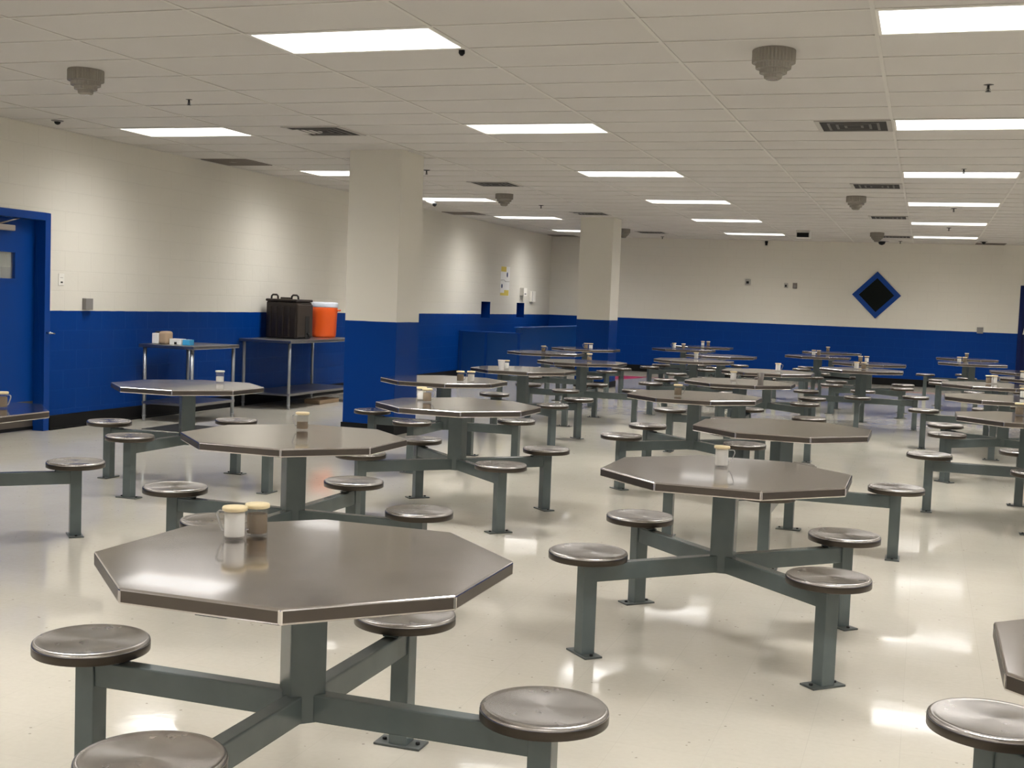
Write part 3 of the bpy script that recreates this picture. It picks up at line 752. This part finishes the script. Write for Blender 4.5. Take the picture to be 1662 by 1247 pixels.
SH = {('w', 1): shaker_kit('w', .93, 'salt'), ('w', 0): shaker_kit('w', .75, 'salt', handle=False), ('p', 1): shaker_kit('p', .74, 'pepper'), ('p', 0): shaker_kit('p', .85, 'pepper', handle=False),
      ('h', 1): shaker_kit('h', .45, 'pepper'), ('h', 0): shaker_kit('h', .5, 'pepper', handle=False), ('c', 0): shaker_kit('c', .50, 'salt', 'lid_white', False)}
HR = {'L': PI, 'R': .1, 'F': -PI / 2 - .5, 'N': 0}
WHERE = {'T1': 'nearest table', 'T2': 'table right behind the nearest one', 'T3': 'table before the short work table', 'T6': 'table cut off by the left edge',
 'T7': 'table in front of the big column', 'T8': 'table at the foot of the big column', 'T9': 'foam cup table', 'T10': 'leftmost far table', 'T12': 'table at the foot of the far column',
 'T11': 'table behind the foam cup table', 'T18': 'ninth-row left table', 'T19': 'last-row left table', 'T16': 'table just right of the far column', 'T14': 'table with the brown tumbler',
 'T15': 'sixth-row middle table', 'T13': 'fourth-row middle table', 'T4': 'centre right table with light streaks', 'T20': 'ninth-row middle table', 'T21': 'last-row middle table',
 'T22': 'farther table below the diamond panel', 'T23': 'nearer table below the diamond panel', 'T24': 'last-row right table', 'T25': 'ninth-row right table',
 'T28': 'rightmost-line table in the sixth row', 'T29': 'rightmost-line table in the fifth row', 'T30': 'rightmost-line table in the fourth row', 'T27': 'seventh-row table at the right edge'}
CUPS = [('T1', -.294, .112, 'w', 'L'), ('T1', -.264, .187, 'p', 'F'), ('T2', -.082, .231, 'h', 'L'), ('T3', .054, .355, 'c', 'N'), ('T6', .227, .181, 'p', 'R'),
 ('T7', -.322, .104, 'w', 'N'), ('T7', -.232, -.009, 'p', 'R'), ('T8', .231, -.199, 'p', 'R'), ('T8', .305, -.131, 'w', 'N'), ('T9', -.132, -.186, 'w', 'N'),
 ('T10', -.002, -.119, 'p', 'R'), ('T12', .08, -.289, 'p', 'L'), ('T12', .155, -.272, 'w', 'N'), ('T11', .029, .236, 'h', 'N'), ('T18', -.18, .028, 'w', 'L'),
 ('T18', .02, -.156, 'p', 'N'), ('T19', -.056, .174, 'w', 'N'), ('T19', .042, .222, 'p', 'N'), ('T16', -.034, .357, 'w', 'R'), ('T14', -.086, .109, 'w', 'R'),
 ('T15', .094, .181, 'w', 'R'), ('T13', -.104, -.211, 'p', 'R'), ('T4', -.05, .149, 'w', 'R'), ('T20', -.08, .086, 'w', 'N'), ('T20', .004, .053, 'p', 'N'),
 ('T21', -.077, .024, 'p', 'N'), ('T22', -.14, .179, 'p', 'N'), ('T22', -.049, .207, 'w', 'N'), ('T23', -.065, -.045, 'w', 'L'), ('T23', .025, .006, 'p', 'R'),
 ('T24', -.004, .039, 'p', 'N'), ('T25', -.203, -.047, 'w', 'N'), ('T25', -.118, -.007, 'p', 'N'), ('T28', -.028, .175, 'p', 'N'), ('T28', .035, .229, 'w', 'R'),
 ('T29', .166, .104, 'w', 'N'), ('T30', -.069, .205, 'p', 'R'), ('T27', -.253, -.04, 'w', 'N')]
KN = {'w': 'white-filled cream-lidded shaker', 'p': 'brown-filled cream-lidded shaker', 'h': 'half-filled brown cream-lidded shaker', 'c': 'clear white-lidded shaker'}
for t_, dx, dy, k, h in CUPS:
    x, y = TABLES[t_][0] + dx, TABLES[t_][1] + dy
    SH[(k, 0 if h == 'N' else 1)].place((x, y, .762), '%s on the %s' % (KN[k], WHERE[t_]), HR[h], 'lidded shakers on the tables')
r = empty('foam_cup', (TABLES['T9'][0] - .147, TABLES['T9'][1] - .30, .762)); tag(r, 'white foam cup in front of the shaker, on a table right of the big column', 'cup')
MB().lathe([(.025, 0), (.027, .003), (.038, .094), (.0405, .096), (.0405, .1), (.037, .1), (.035, .09), (.024, .006), (.001, .005)], 32, cap1=False).build('cup_body', 'foam', r)
MB().lathe([(.027, 0), (.036, .10), (.0345, .10), (.026, .006), (.001, .005)], 28, cap1=False).build('tumbler', 'smoke_cup', loc=(TABLES['T14'][0] + .203, TABLES['T14'][1], .762))
tag(bpy.data.objects['tumbler'], 'brown translucent tumbler on the same table as a white handled shaker', 'tumbler')
for kit in SH.values():
    if not kit.used:
        for c in list(kit.root.children): bpy.data.objects.remove(c)
        bpy.data.objects.remove(kit.root)
